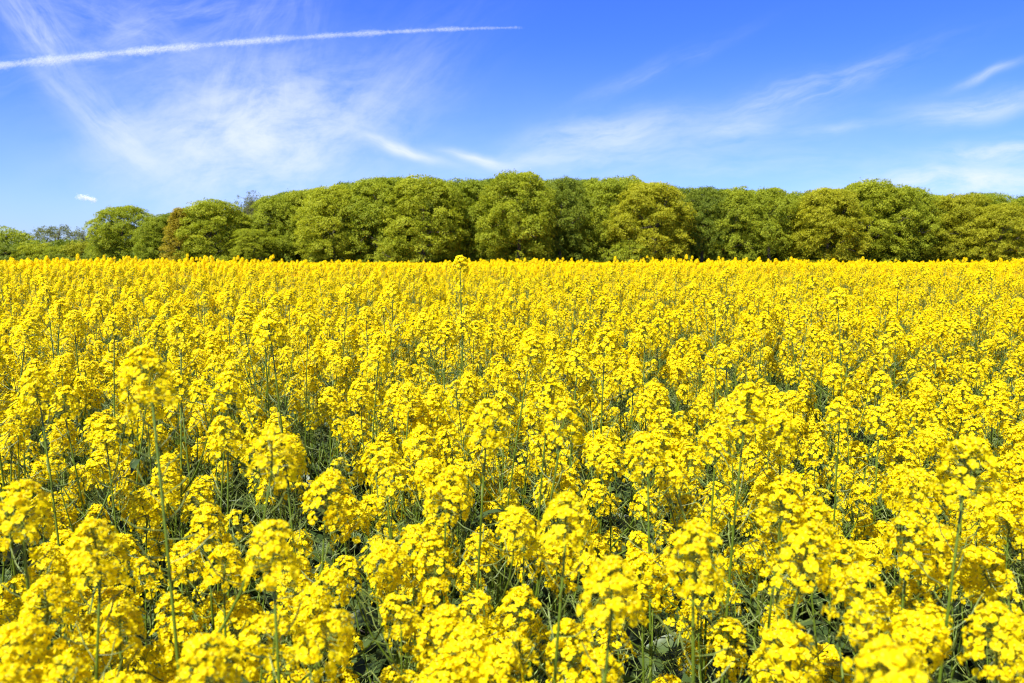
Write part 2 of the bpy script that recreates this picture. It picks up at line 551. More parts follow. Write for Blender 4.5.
def plant_parts(h, nb, seed, lod=0, spread=1.0):
    """parts of one plant: list of (name, geometry, 4x4). The main head's base ends the stem."""
    r = np.random.default_rng(seed)
    out = []
    lean = r.normal(0, 0.035, 2) * h
    nseg = 9 if lod == 0 else 6
    top = np.array([lean[0], lean[1], h])
    mid = np.array([lean[0] * 0.1 + r.normal(0, .02), lean[1] * 0.1 + r.normal(0, .02), h * 0.55])
    pts = bez(np.zeros(3), mid, top, nseg)
    rad = np.linspace(0.0046, 0.0017, nseg)
    hd = pts[-1] - pts[-2]
    out.append(('stem', shoot(pts, rad, (20 if lod < 2 else 0), r.uniform(.24, .34), r, lod, 7 if lod == 0 else 4), np.eye(4)))
    heads = []
    mh = int(r.choice(BIG))
    heads.append((mh, mat4(frame_z(hd + r.normal(0, .02, 3), r.uniform(0, 6.28)), pts[-1], r.uniform(.86, 1.12))))
    az = r.uniform(0, 6.28)
    for b in range(nb):
        az += 2.39996 + r.uniform(-.4, .4)
        z0 = h * (0.42 + 0.42 * (b + r.uniform(0, .6)) / max(nb, 1))
        k = z0 / h * (nseg - 1)
        i = int(k); f = k - i
        p0 = pts[i] * (1 - f) + pts[min(i + 1, nseg - 1)] * f
        rise = (h - z0) * (r.uniform(0.42, 0.98) if h < 1.27 else r.uniform(0.30, 0.72))
        out_r = r.uniform(0.06, 0.19) * spread
        d = np.array([math.cos(az), math.sin(az), 0])
        p2 = p0 + d * out_r + np.array([0, 0, rise])
        p1 = p0 + d * out_r * r.uniform(.7, 1.1) + np.array([0, 0, rise * 0.35])
        bp = bez(p0, p1, p2, 7 if lod == 0 else 5)
        out.append(('side_branch', shoot(bp, np.linspace(0.0026, 0.0012, len(bp)), (12 if lod < 2 else 0), min(.2, rise * .62), r, lod, 6 if lod == 0 else 3), np.eye(4)))
        hi = int(r.choice(BIG + SMALL + (SMALL if lod == 0 else BIG)))
        heads.append((hi, mat4(frame_z(bp[-1] - bp[-2] + r.normal(0, .012, 3), r.uniform(0, 6.28)), bp[-1], r.uniform(.8, 1.08))))
        if lod < 2 and b < 2:
            lf = lance_leaf(r.uniform(.07, .13), r.uniform(.010, .018), r)
            out.append(('leaf', lf.tf(mat4(np.array(Matrix.Rotation(az, 3, 'Z')), p0)), np.eye(4)))
    for hi, M in heads:
        out.append(('flower_head', hi, M))
    main = heads[0][1]
    topz = main[2, 3] + HEAD_SPEC[mh][1] * np.linalg.norm(main[:3, 2])
    return out, np.array([main[0, 3], main[1, 3], topz])

def merged_plant(h, nb, seed, lod, spread=1.0):
    parts, top = plant_parts(h, nb, seed, lod, spread)
    return join([HEADS[lod][g].tf(M) if nm == 'flower_head' else g.tf(M) for nm, g, M in parts]), top

# ------------------------------------------------------------------ ground
def sheet(name, x0, x1, y0, y1, nx, ny, fz, m):
    xs, ys = np.linspace(x0, x1, nx), gline(y0, y1)
    ny = len(ys)
    X, Y = np.meshgrid(xs, ys)
    V = np.stack([X.ravel(), Y.ravel(), fz(X, Y).ravel()], 1)
    F = []
    for j in range(ny - 1):
        for i in range(nx - 1):
            a = j * nx + i
            F.append((a, a + 1, a + nx + 1, a + nx))
    return link(name, to_mesh(name, G(V, F, 0), [m]))

def gz(x, y):
    """the field swells gently in front of the camera and then sinks away towards the wood"""
    y = np.asarray(y, float)
    def st(a, b):
        t = np.clip((y - a) / (b - a), 0, 1)
        return t * t * (3 - 2 * t)
    return .14 * st(1.5, 12) - .6 * st(14, 75)

def gline(y0, y1):
    return np.unique(np.concatenate([np.linspace(-400, 0, 9), np.linspace(0, 80, 81), np.linspace(80, 300, 12), np.linspace(300, 9000, 20)]))

gr = sheet("ground", -6000, 6000, -400, 9000, 121, 95, gz, ground_mat())
tag(gr, kind='structure')

# ------------------------------------------------------------------ trees
def limb(p0, p2, r0, r1, sag, n=6, seg=6):
    mid = (np.asarray(p0) + np.asarray(p2)) / 2 + np.array([0, 0, sag])
    pts = bez(np.asarray(p0, float), mid, np.asarray(p2, float), seg)
    return tube(pts, np.linspace(r0, r1, seg), n, 0, 0.5)

def leaf_cloud(centres, radii, thick, normals, counts, size, r, tints):
    """many small folded leaf sprays scattered through flattened clumps"""
    P, N, T = [], [], []
    for c, ra, th, nr, k, tn in zip(centres, radii, thick, normals, counts, tints):
        rot = frame_z(nr, r.uniform(0, 6.28))
        a = r.uniform(0, 6.283, k)
        rr = ra * np.sqrt(r.uniform(0, 1, k)) * (1 + 0.18 * np.sin(a * 3 + r.uniform(0, 6)))
        q = np.stack([rr * np.cos(a), rr * np.sin(a) * 0.8, r.normal(0, th, k) - 0.25 * rr ** 2 / ra], 1)
        P.append(c + q @ rot.T)
        nn = nr * .8 + r.normal(0, 0.62, (k, 3))
        N.append(nn / np.linalg.norm(nn, axis=1, keepdims=True))
        T.append(np.clip(tn + r.normal(0, .16, k), 0, 1))
    P, N, T = np.concatenate(P), np.concatenate(N), np.concatenate(T)
    k = len(P)
    h = r.normal(0, 1, (k, 3))
    X = np.cross(N, h); X /= np.linalg.norm(X, axis=1, keepdims=True)
    Y = np.cross(N, X)
    s = size * r.uniform(0.6, 1.35, k)[:, None]
    bend = N * s * 0.22
    V = np.stack([P - X * s, P - Y * s * .55 - bend * .5, P + X * s, P + Y * s * .55 - bend * .5], 1).reshape(-1, 3)
    F = np.arange(4 * k).reshape(-1, 4)
    return G(V, F, 0, np.repeat(T, 4))

def make_tree(seed, W_, H, z0, nclump, per, style):
    """returns (trunk geometry, crown geometry) for a tree W_ wide and H tall whose foliage starts at z0"""
    r = np.random.default_rng(seed)
    tr = []
    fork = max(z0 + (H - z0) * 0.18, H * 0.22)
    tp = bez(np.zeros(3), np.array([r.normal(0, .25), r.normal(0, .25), fork * .5]), np.array([r.normal(0, .4), r.normal(0, .4), fork]), 7)
    tr.append(tube(tp, [0.48, .36, .32, .30, .29, .27, .25], 9, 0))
    lead = limb(tp[-1], (r.normal(0, .5), r.normal(0, .5), H * .9), .24, .05, 0, 7, 8)
    tr.append(lead)
    lob = r.uniform(0, 6.28, 6)
    def env(az, t):                            # crown radius at azimuth az, relative height t
        if style == 'dome':
            base = (1 - max(t - .42, 0) ** 2 / .3364) if t > .42 else (0.74 + .26 * (t / .42) ** .8)
            base = max(base, 0) ** .55
        elif style == 'cone':
            base = max(1 - t, 0) ** .75 * .95 + .12 * (1 - t)
        else:
            base = max(1 - ((t - .45) / .56) ** 2, 0) ** .5
        return W_ / 2 * base * (1 + .07 * math.sin(2 * az + lob[0]) + .07 * math.sin(3 * az + lob[1] + 5 * t) + .09 * math.sin(5 * az + lob[2] + 9 * t))
    C, RA, TH, NR, CN, TN = [], [], [], [], [], []
    nl = 9
    tips = []
    for i in range(nl):
        az = i * 2.39996 + r.uniform(-.3, .3)
        t = .12 + .68 * (i + .5) / nl
        e = env(az, t) * .72
        z = z0 + t * (H - z0)
        zs = fork * .8 + (z - fork * .8) * .45 if z > fork else max(z0 * .9, z * .72)
        zs = max(min(zs, H * .8), 0.8)
        p0 = np.array([tp[-1][0] * min(zs / fork, 1), tp[-1][1] * min(zs / fork, 1), zs])
        p2 = np.array([e * math.cos(az), e * math.sin(az), z])
        tr.append(limb(p0, p2, .13, .03, r.uniform(-.4, .6), 5, 6))
        tips.append(p2)
        for q in range(3):
            a2 = az + r.uniform(-.8, .8); t2 = min(max(t + r.uniform(-.14, .14), .03), .97)
            e2 = env(a2, t2) * .9
            tr.append(limb(p0 + (p2 - p0) * r.uniform(.4, .8), (e2 * math.cos(a2), e2 * math.sin(a2), z0 + t2 * (H - z0)), .05, .015, r.uniform(-.2, .3), 4, 4))
    nlobe = 26
    for b in range(nlobe):                     # the crown is a heap of billowing boughs, each with its own sprays
        az = b * 2.39996 + r.uniform(-.35, .35)
        t = ((b + .5) / nlobe) ** .92
        if style == 'cone': t *= .9
        t = min(t, .86)
        lr = W_ * r.uniform(.15, .24) * (1 if style != 'cone' else .85)
        lh = lr * r.uniform(.62, .9)
        e = max(env(az, t) - lr * .62, 0) * (r.uniform(.8, 1.08) if t < .8 else r.uniform(.2, 1.0))
        z = z0 + lh * .5 + t * (H - z0 - lh * 1.1) + (r.uniform(-.4, .7) if t > .6 else 0)
        lc = np.array([e * math.cos(az), e * math.sin(az), z])
        bt = r.uniform(.15, .85)
        m = max(int(nclump / nlobe * (lr / (W_ * .195)) ** 2), 6)
        for q in range(m):
            th = q * 2.39996 + r.uniform(-.3, .3)
            cz = 1 - (q + .5) / m * 1.55           # upper two thirds of the bough
            sr = math.sqrt(max(1 - cz * cz, 0))
            dr = np.array([sr * math.cos(th), sr * math.sin(th), cz])
            c = lc + dr * np.array([lr, lr, lh]) * r.uniform(.72, 1.03)
            ra = r.uniform(.5, 1.05) * (W_ / 12) ** .5
            nr = dr * .8 + np.array([0, 0, .75]) + r.normal(0, .2, 3)
            C.append(c); RA.append(ra); TH.append(r.uniform(.10, .26)); NR.append(nr / np.linalg.norm(nr))
            CN.append(int(per * 2.3 * (ra / 1.0) ** 2 * r.uniform(.6, 1.2))); TN.append(np.clip(bt + r.normal(0, .12), 0, 1))
    for q in range(int(nclump * .42)):         # lighter sprays that tie the boughs together, lying in flat layers
        az = q * 2.39996 + r.uniform(-.5, .5)
        t = (q + r.uniform(0, 1)) / (nclump * .42)
        e = env(az, min(t * .93, .93)) * r.uniform(.62, .98)
        C.append(np.array([e * math.cos(az), e * math.sin(az), z0 + t * .93 * (H - z0)]))
        ra = r.uniform(.6, 1.3) * (W_ / 12) ** .5
        RA.append(ra); TH.append(r.uniform(.08, .2))
        nr = np.array([.35 * math.cos(az), .35 * math.sin(az), 1.0]) + r.normal(0, .12, 3)
        NR.append(nr / np.linalg.norm(nr))
        CN.append(int(per * 1.8 * ra ** 2 * r.uniform(.5, 1.1))); TN.append(r.uniform(.2, .95))
    crown = leaf_cloud(C, RA, TH, NR, CN, .118, r, TN)
    return join(tr), crown

def make_bare(seed, W_, H):
    """a thin tree still almost without leaves: a fan of fine upright twigs"""
    r = np.random.default_rng(seed)
    tr = [limb((0, 0, 0), (r.normal(0, .2), 0, H * .5), .26, .16, 0, 7, 6)]
    C = []
    for i in range(30):
        az = r.uniform(0, 6.28)
        z0 = H * r.uniform(.2, .55)
        e = W_ / 2 * r.uniform(.25, 1.0)
        z1 = H * (1 - .28 * (e / (W_ / 2)) ** 2) * r.uniform(.8, 1.0)
        p0 = np.array([0, 0, z0]); p2 = np.array([e * math.cos(az), e * math.sin(az), z1])
        tr.append(limb(p0, p2, .08, .02, r.uniform(-1.0, -.2), 5, 6))
        for q in range(9):
            f = r.uniform(.35, 1)
            s = p0 + (p2 - p0) * f
            t = s + np.array([r.normal(0, .8), r.normal(0, .8), r.uniform(.4, 1.6)])
            tr.append(limb(s, t, .03, .012, .1, 3, 3)); C.append(t)
    k = len(C)
    crown = leaf_cloud(C, r.uniform(.3, .6, k), r.uniform(.1, .3, k), [np.array([0, 0, 1.0])] * k, r.integers(10, 26, k), .12, r, r.uniform(.2, .9, k))
    return join(tr), crown

TREE_SPEC = [(201, 12, 16, 0.3, 480, 90, 'dome'), (202, 12, 16, 1.0, 470, 90, 'dome'), (203, 12, 16, .6, 480, 90, 'dome'),
             (204, 12, 16, 2.2, 400, 84, 'dome'), (205, 12, 16, 0.2, 480, 90, 'dome'), (206, 12, 16, 1.4, 470, 90, 'dome'),
             (207, 8, 16, 0.4, 320, 90, 'cone'), (208, 12, 16, 3.2, 400, 84, 'dome')]
TREES = [make_tree(*s) for s in TREE_SPEC]
TREE_DIM = [(s[1], s[2]) for s in TREE_SPEC]
BUSH = [make_tree(s, 8, 6, .1, 150, 80, 'dome') for s in (221, 222)]
BUSH_OPEN = make_tree(223, 9, 8, 1.0, 95, 46, 'round')
BARE = make_bare(231, 9, 14)
KINDS = {('tree', i): (t, d) for i, (t, d) in enumerate(zip(TREES, TREE_DIM))}
KINDS[('bush', 0)] = (BUSH[0], (8, 6)); KINDS[('bush', 1)] = (BUSH[1], (8, 6))
KINDS[('open', 0)] = (BUSH_OPEN, (9, 8)); KINDS[('bare', 0)] = (BARE, (9, 14))
MESH_CACHE = {}
def tree_meshes(kind):
    if kind not in MESH_CACHE:
        (t, c), d = KINDS[kind]
        MESH_CACHE[kind] = (to_mesh("trunk", t, [M_BARK]), to_mesh("crown", c, [TREE_MAT['mid']], smooth=False))
    return MESH_CACHE[kind]

def place_tree(name, px, top, half, dist, kind, colour, label, cat, group, rot=None, z=-0.45):
    tm, cm = tree_meshes(kind)
    d = KINDS[kind][1]
    r = ray(px, top); r = r / r[1]
    h = CAM_Z + r[2] * dist - z
    x = r[0] * dist
    lift = 1.045 if kind[0] == 'tree' else 1.03
    sx = 2 * half * 1.13 * dist / FPX / d[0]
    e = bpy.data.objects.new(name, None); COL.objects.link(e)
    e.empty_display_size = 1.0
    e.location = (x, dist, z)
    e.rotation_euler = (0, 0, random.uniform(0, 6.28) if rot is None else rot)
    e.scale = (sx, sx, h / d[1] * lift)
    link("trunk", tm, e)
    cr = link("crown", cm, e)
    cr.material_slots[0].link = 'OBJECT'
    cr.material_slots[0].material = TREE_MAT[colour]
    tag(e, label, cat, group)
    return e

T = lambda i: ('tree', i)
GW = 'trees along the edge of the wood'
front_trees = [
    (124, 206, 30, 186, T(3), 'mid', "tall open-crowned green tree, leftmost big tree of the wood, sky showing through its branches"),
    (157, 216, 21, 176, T(0), 'mid', "shorter rounded green tree between the open-crowned tree and the rust-brown tree"),
    (179, 206, 20, 166, T(6), 'rust', "narrow rust-brown tree, the only brown-leaved one, beside a large bright round tree"),
    (213, 199, 34, 168, T(4), 'bright', "large bright yellow-green round tree just right of the rust-brown tree"),
    (275, 194, 26, 172, T(1), 'mid', "green tree right of the grey leafless tree, where the treetops start to climb"),
    (303, 189, 26, 173, T(2), 'bright', "yellow-green tree on the rising slope of treetops, second right of the grey leafless tree"),
    (333, 185, 34, 165, T(0), 'bright', "broad bright domed tree just left of the first tallest treetops"),
    (378, 176, 34, 165, T(2), 'mid', "tall green tree at the left shoulder of the highest treetops"),
    (424, 177, 38, 161, T(5), 'bright', "very wide yellow-green tree with layered sprays of leaves left of the wood's centre"),
    (470, 178, 30, 166, T(1), 'mid', "green tree next left of the tallest tree, dark hollow at its right foot"),
    (517, 172, 36, 160, T(5), 'bright', "tallest tree of the wood, bright green, dark hollow at its left foot"),
    (562, 178, 28, 166, T(3), 'deep', "darker green tree just right of the tallest tree"),
    (605, 177, 30, 168, T(1), 'mid', "flat-topped green tree left of the golden-olive domed tree in the middle of the wood"),
    (652, 181, 37, 162, T(2), 'olive', "golden-olive domed tree in the middle of the wood with smooth rounded top"),
    (704, 187, 26, 167, T(7), 'deep', "dark green tree right of the golden-olive domed tree, bare trunks showing beneath"),
    (736, 187, 26, 166, T(0), 'mid', "green tree with a bright lower spray, second right of the golden-olive domed tree"),
    (772, 188, 28, 165, T(7), 'mid', "green tree standing on a clear dark trunk left of the dip in the right treetops"),
    (828, 187, 36, 162, T(2), 'olive', "yellow-olive tree just right of the dip in the right treetops"),
    (872, 181, 36, 167, T(5), 'bright', "highest tree of the right-hand half, wide crown with small sky gaps near its top"),
    (912, 187, 28, 168, T(3), 'mid', "green tree with ragged tufts on top, before the treetops drop toward the right end"),
    (958, 193, 30, 166, T(1), 'olive', "lower olive-green tree after the drop in the treetops near the right end"),
    (1004, 203, 30, 160, T(0), 'olive', "lowest yellow-olive tree standing in front at the right end of the wood"),
    (1040, 194, 32, 170, T(2), 'mid', "green tree cut off by the right end of the view"),
]
for px, top, hw, dist, kind, colr, lab in front_trees:
    place_tree("broadleaf_tree", px, top, hw, dist, kind, colr, lab, "tree", GW)
place_tree("bare_tree", 249, 193, 17, 180, ('bare', 0), 'grey', "grey nearly leafless twiggy tree between the bright round tree and the green wood", "tree", GW)
place_tree("young_tree", 252, 228, 20, 164, ('tree', 4), 'bright', "low bright young tree in front of the grey leafless tree", "tree", GW)
place_tree("young_tree", 392, 240, 16, 158, ('bush', 0), 'bright', "small light green bushy tree under the wide layered yellow-green tree", "tree", GW)
place_tree("young_tree", 630, 240, 18, 158, ('bush', 1), 'mid', "small pale green bushy tree under the golden-olive domed tree", "tree", GW)
# trees that stand deeper in the wood and show between and above the front ones
k = 0
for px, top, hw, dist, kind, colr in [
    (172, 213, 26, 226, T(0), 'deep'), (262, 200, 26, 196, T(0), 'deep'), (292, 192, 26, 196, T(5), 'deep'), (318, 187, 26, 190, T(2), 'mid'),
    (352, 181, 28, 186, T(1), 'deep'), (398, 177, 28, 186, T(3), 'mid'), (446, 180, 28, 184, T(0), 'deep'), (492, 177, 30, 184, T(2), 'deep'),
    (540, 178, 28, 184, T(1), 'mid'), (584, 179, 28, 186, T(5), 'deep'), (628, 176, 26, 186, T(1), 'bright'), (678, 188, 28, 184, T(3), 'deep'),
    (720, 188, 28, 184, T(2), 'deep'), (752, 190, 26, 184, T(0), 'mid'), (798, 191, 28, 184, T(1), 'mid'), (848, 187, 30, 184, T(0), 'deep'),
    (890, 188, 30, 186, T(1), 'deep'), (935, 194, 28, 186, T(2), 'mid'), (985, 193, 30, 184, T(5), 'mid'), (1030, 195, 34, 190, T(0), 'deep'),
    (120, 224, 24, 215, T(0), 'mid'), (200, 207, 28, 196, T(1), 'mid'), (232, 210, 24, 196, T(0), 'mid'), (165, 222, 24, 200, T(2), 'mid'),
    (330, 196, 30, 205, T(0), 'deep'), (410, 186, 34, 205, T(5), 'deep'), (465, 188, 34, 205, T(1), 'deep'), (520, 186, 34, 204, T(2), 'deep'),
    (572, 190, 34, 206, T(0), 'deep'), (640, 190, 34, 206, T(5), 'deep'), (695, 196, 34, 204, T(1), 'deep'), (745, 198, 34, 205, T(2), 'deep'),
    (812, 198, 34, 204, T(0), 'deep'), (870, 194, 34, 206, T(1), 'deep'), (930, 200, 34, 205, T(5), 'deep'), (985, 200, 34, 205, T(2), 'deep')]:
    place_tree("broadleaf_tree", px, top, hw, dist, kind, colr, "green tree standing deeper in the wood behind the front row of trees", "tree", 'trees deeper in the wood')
# the low hedge at the far left
GH = 'bushes and small trees of the far hedge'
place_tree("small_tree", 8, 231, 24, 222, ('bush', 0), 'mid', "round green small tree at the far left end of the hedge", "tree", GH)
place_tree("small_tree", 57, 225, 27, 235, ('open', 0), 'grey', "dark grey-green twiggy dome-shaped tree rising over the far left hedge", "tree", GH)
place_tree("small_tree", 86, 229, 11, 232, ('bare', 0), 'grey', "thin wispy grey-green small tree between the dark dome tree and the wood", "tree", GH)
place_tree("hedge_bush", 4, 244, 22, 205, ('bush', 1), 'deep', "dark green bush at the foot of the hedge's far left end", "bush", GH)
place_tree("hedge_bush", 37, 244, 20, 205, ('bush', 0), 'bright', "light green bush in the hedge left of the dark dome tree's middle", "bush", GH)
place_tree("hedge_bush", 60, 246, 17, 203, ('bush', 1), 'mid', "olive bush in the hedge straight under the dark dome tree", "bush", GH)
place_tree("hedge_bush", 80, 243, 15, 204, ('bush', 0), 'olive', "brownish-yellow bush in the hedge under the thin wispy tree", "bush", GH)
place_tree("hedge_bush", 104, 236, 17, 198, ('bush', 1), 'mid', "green bush where the hedge meets the open-crowned tree", "bush", GH)
place_tree("hedge_bush", -30, 240, 24, 205, ('bush', 0), 'mid', "green bush carrying the hedge on past the left end of the view", "bush", GH)

# undergrowth on the floor of the wood
def wood_floor():
    r = np.random.default_rng(71)
    n = 4400
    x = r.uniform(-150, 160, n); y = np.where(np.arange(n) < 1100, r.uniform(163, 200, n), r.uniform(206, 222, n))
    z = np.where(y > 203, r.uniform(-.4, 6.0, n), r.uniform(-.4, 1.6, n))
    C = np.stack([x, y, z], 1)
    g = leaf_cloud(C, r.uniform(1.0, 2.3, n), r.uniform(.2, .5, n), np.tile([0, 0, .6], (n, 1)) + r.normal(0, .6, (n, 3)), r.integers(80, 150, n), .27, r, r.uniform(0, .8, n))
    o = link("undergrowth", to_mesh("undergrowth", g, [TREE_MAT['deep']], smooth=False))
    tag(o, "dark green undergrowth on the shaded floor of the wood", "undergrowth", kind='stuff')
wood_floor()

# ------------------------------------------------------------------ rapeseed: the 300 nearest plants
PROTO = []
for i in range(16):
    h = [1.06, 1.12, 1.18, 1.22, 1.26, 1.30, 1.34, 1.40, 1.16, 1.24, 1.28, 1.20, 1.50, 1.58, 1.32, 1.10][i]
    PROTO.append(plant_parts(h, [6, 6, 6, 6, 5, 4, 3, 3, 6, 6, 4, 6, 2, 2, 3, 6][i], 900 + i))
HEAD_MESH = [to_mesh("flower_head", g, PLANT_MATS) for g in HEADS[0]]
PART_MESH = {}
for pi, (parts, top) in enumerate(PROTO):
    for qi, (nm, g, M) in enumerate(parts):
        PART_MESH[pi, qi] = HEAD_MESH[g] if nm == 'flower_head' else to_mesh(nm, g, PLANT_MATS)

def make_plant(pi, label):
    e = bpy.data.objects.new("rapeseed_plant", None); COL.objects.link(e)
    e.empty_display_size = 0.05
    kids = []
    for qi, (nm, g, M) in enumerate(PROTO[pi][0]):
        kids.append(link(nm, PART_MESH[pi, qi], e, Matrix(M.tolist())))
    tag(e, label, "plant", "rapeseed plants in the nearest part of the field")
    return e, kids

FIRST = {}
def plant(pi, loc, rz, tilt, s, label):
    if pi not in FIRST:
        e, kids = make_plant(pi, label)
        FIRST[pi] = (e, kids)
    else:
        src, skids = FIRST[pi]
        e = src.copy(); COL.objects.link(e)
        for c in skids:
            d = c.copy(); COL.objects.link(d); d.parent = e
    e["label"] = label
    e.rotation_euler = (tilt[0], tilt[1], rz)
    e.scale = (s, s, s)
    e.location = (loc[0], loc[1], float(gz(loc[0], loc[1])))
    return e

SHARED = "branching rapeseed plant crowded among equals in the nearest rows, yellow heads on green stems"
placed = []                                    # (x, y) of every individual's head
def hero(px, py, dist, label, pi=None, s=None):
    """a plant whose topmost head stands at that spot of the field, dist metres ahead"""
    r = ray(px, py); r = r / r[1] * dist
    target = np.array([r[0], r[1], CAM_Z + r[2] - float(gz(r[0], r[1]))])
    if pi is None:
        pi = int(np.argmin([abs(p[1][2] - target[2]) for p in PROTO]))
    top = PROTO[pi][1]
    sc = target[2] / top[2]
    rz = random.uniform(0, 6.28)
    q = Matrix.Rotation(rz, 3, 'Z') @ Vector(top) * sc
    plant(pi, (target[0] - q.x, target[1] - q.y, 0), rz, (0, 0), sc, label)
    placed.append((target[0], target[1]))

heroes = [
    (150, 352, 1.05, "tallest rapeseed plant near the left, big ragged yellow head on a long bare stem"),
    (98, 528, 0.98, "leaning rapeseed plant low at the left with wide flat yellow head on slanting stem"),
    (206, 642, 0.82, "rapeseed plant whose round yellow head just enters at the bottom edge, left of centre"),
    (272, 528, 0.92, "rapeseed plant with wide head standing right of the leaning one at lower left"),
    (486, 405, 1.40, "tall rapeseed plant in the middle, long thin straight stem under a compact yellow head"),
    (446, 474, 1.25, "rapeseed plant with neat round head on a stalk left of the middle's long thin stem"),
    (566, 500, 1.02, "rapeseed plant with domed head just above and left of the biggest bottom centre head"),
    (612, 566, 0.84, "rapeseed plant with the biggest domed yellow head at the bottom centre"),
    (694, 530, 0.90, "rapeseed plant with a large loose head right of the biggest bottom centre head"),
    (902, 652, 0.66, "closest rapeseed plant, blurred yellow head poking up from the bottom edge at right"),
    (966, 445, 1.05, "tall rapeseed plant at right whose broad head stands above its neighbours"),
    (1000, 612, 0.92, "rapeseed plant at the lower right corner, its head beside the right edge"),
    (858, 570, 0.98, "rapeseed plant with a wide head just above the blurred closest head"),
    (782, 482, 1.20, "rapeseed plant with tall ragged head on a stem right of centre"),
    (648, 436, 1.55, "rapeseed plant with flattened spreading head right of the middle's long thin stem"),
    (20, 488, 1.05, "rapeseed plant with a large head cut by the left edge at mid height"),
    (180, 318, 1.95, "tall rapeseed plant standing right behind the big ragged left head"),
    (285, 438, 1.50, "rapeseed plant with egg-shaped head standing alone over a dark gap left of centre"),
    (325, 478, 1.30, "rapeseed plant just right of the egg-shaped head that stands alone"),
    (226, 376, 1.75, "rapeseed plant with round cushion head right of the tallest plant near the left"),
    (548, 382, 1.80, "rapeseed plant with round head beyond the middle's long thin stem"),
    (716, 428, 1.60, "rapeseed plant with a bright round head on the right of centre, mid distance"),
    (385, 452, 1.60, "rapeseed plant with small domed head between the egg-shaped and the neat round heads"),
    (436, 540, 1.25, "short rapeseed plant with a small crisp round head low in the middle left"),
    (498, 650, 0.98, "rapeseed plant with a small head at the bottom edge left of the biggest centre head"),
    (316, 606, 1.10, "short rapeseed plant with a tight round head above the bottom edge, left of centre"),
    (460, 258, 3.6, "far-standing rapeseed plant whose head just tops the field's skyline in the middle"),
    (264, 316, 2.2, "slim tall rapeseed plant on a dark leaning stem left of centre, behind the front rows"),
    (910, 520, 1.15, "rapeseed plant in front of and left of the tall broad-headed one at right"),
    (44, 585, 1.02, "short bushy rapeseed plant near the left edge below the leaning plant"),
    (14, 628, 0.92, "short rapeseed plant filling the lower left corner of the field"),
    (118, 610, 1.04, "short bushy rapeseed plant right of the lower left corner, below the leaning plant"),
    (440, 606, 1.05, "short bushy rapeseed plant low left of the biggest bottom centre head"),
    (24, 320, 2.3, "tall rapeseed plant near the left edge standing over the rows"),
]
for px, py, dist, lab in heroes:
    hero(px, py, dist, lab)

def low_freq(x, y):
    return 0.05 * math.sin(x * 1.3 + .7 * y + 1.0) + 0.04 * math.sin(2.1 * y - .8 * x) + 0.03 * math.sin(3.3 * x + 2.0)

def height_at(x, y, r):
    h = 1.27 + low_freq(x, y) + r.normal(0, .12)
    if r.uniform() < 0.035:
        h = r.normal(1.50, .06)
    return min(max(h, 0.95), 1.57)

N_IND = 300
YN = 4.1
cand = []
g_ = np.random.default_rng(5)
grid = {}
def free(x, y, md):
    return all((x - a) ** 2 + (y - b) ** 2 > md * md for a, b in placed)
def half_w(y):
    return 0.66 * y + 0.16
tries = 0
fill = []
while len(fill) < N_IND - len(heroes) and tries < 60000:
    tries += 1
    y = math.sqrt(g_.uniform(0.66 ** 2, YN ** 2))
    x = g_.uniform(-half_w(y), half_w(y))
    md = (0.125 if tries < 20000 else 0.10) + max(0, 1.5 - y) * .02
    if free(x, y, md):
        placed.append((x, y)); fill.append((x, y))
for x, y in fill:
    h = height_at(x, y, g_)
    # heads close to the lens stay below the frame's lower third
    h = min(h, CAM_Z - 0.12 - float(gz(x, y)) - max(0, 1.9 - y) * 0.27)
    order = np.argsort([abs(p[1][2] - h) for p in PROTO])
    pi = int(order[g_.integers(0, 4)])
    sc = h / PROTO[pi][1][2]
    plant(pi, (x, y, 0), g_.uniform(0, 6.28), g_.normal(0, .035, 2), sc, SHARED)

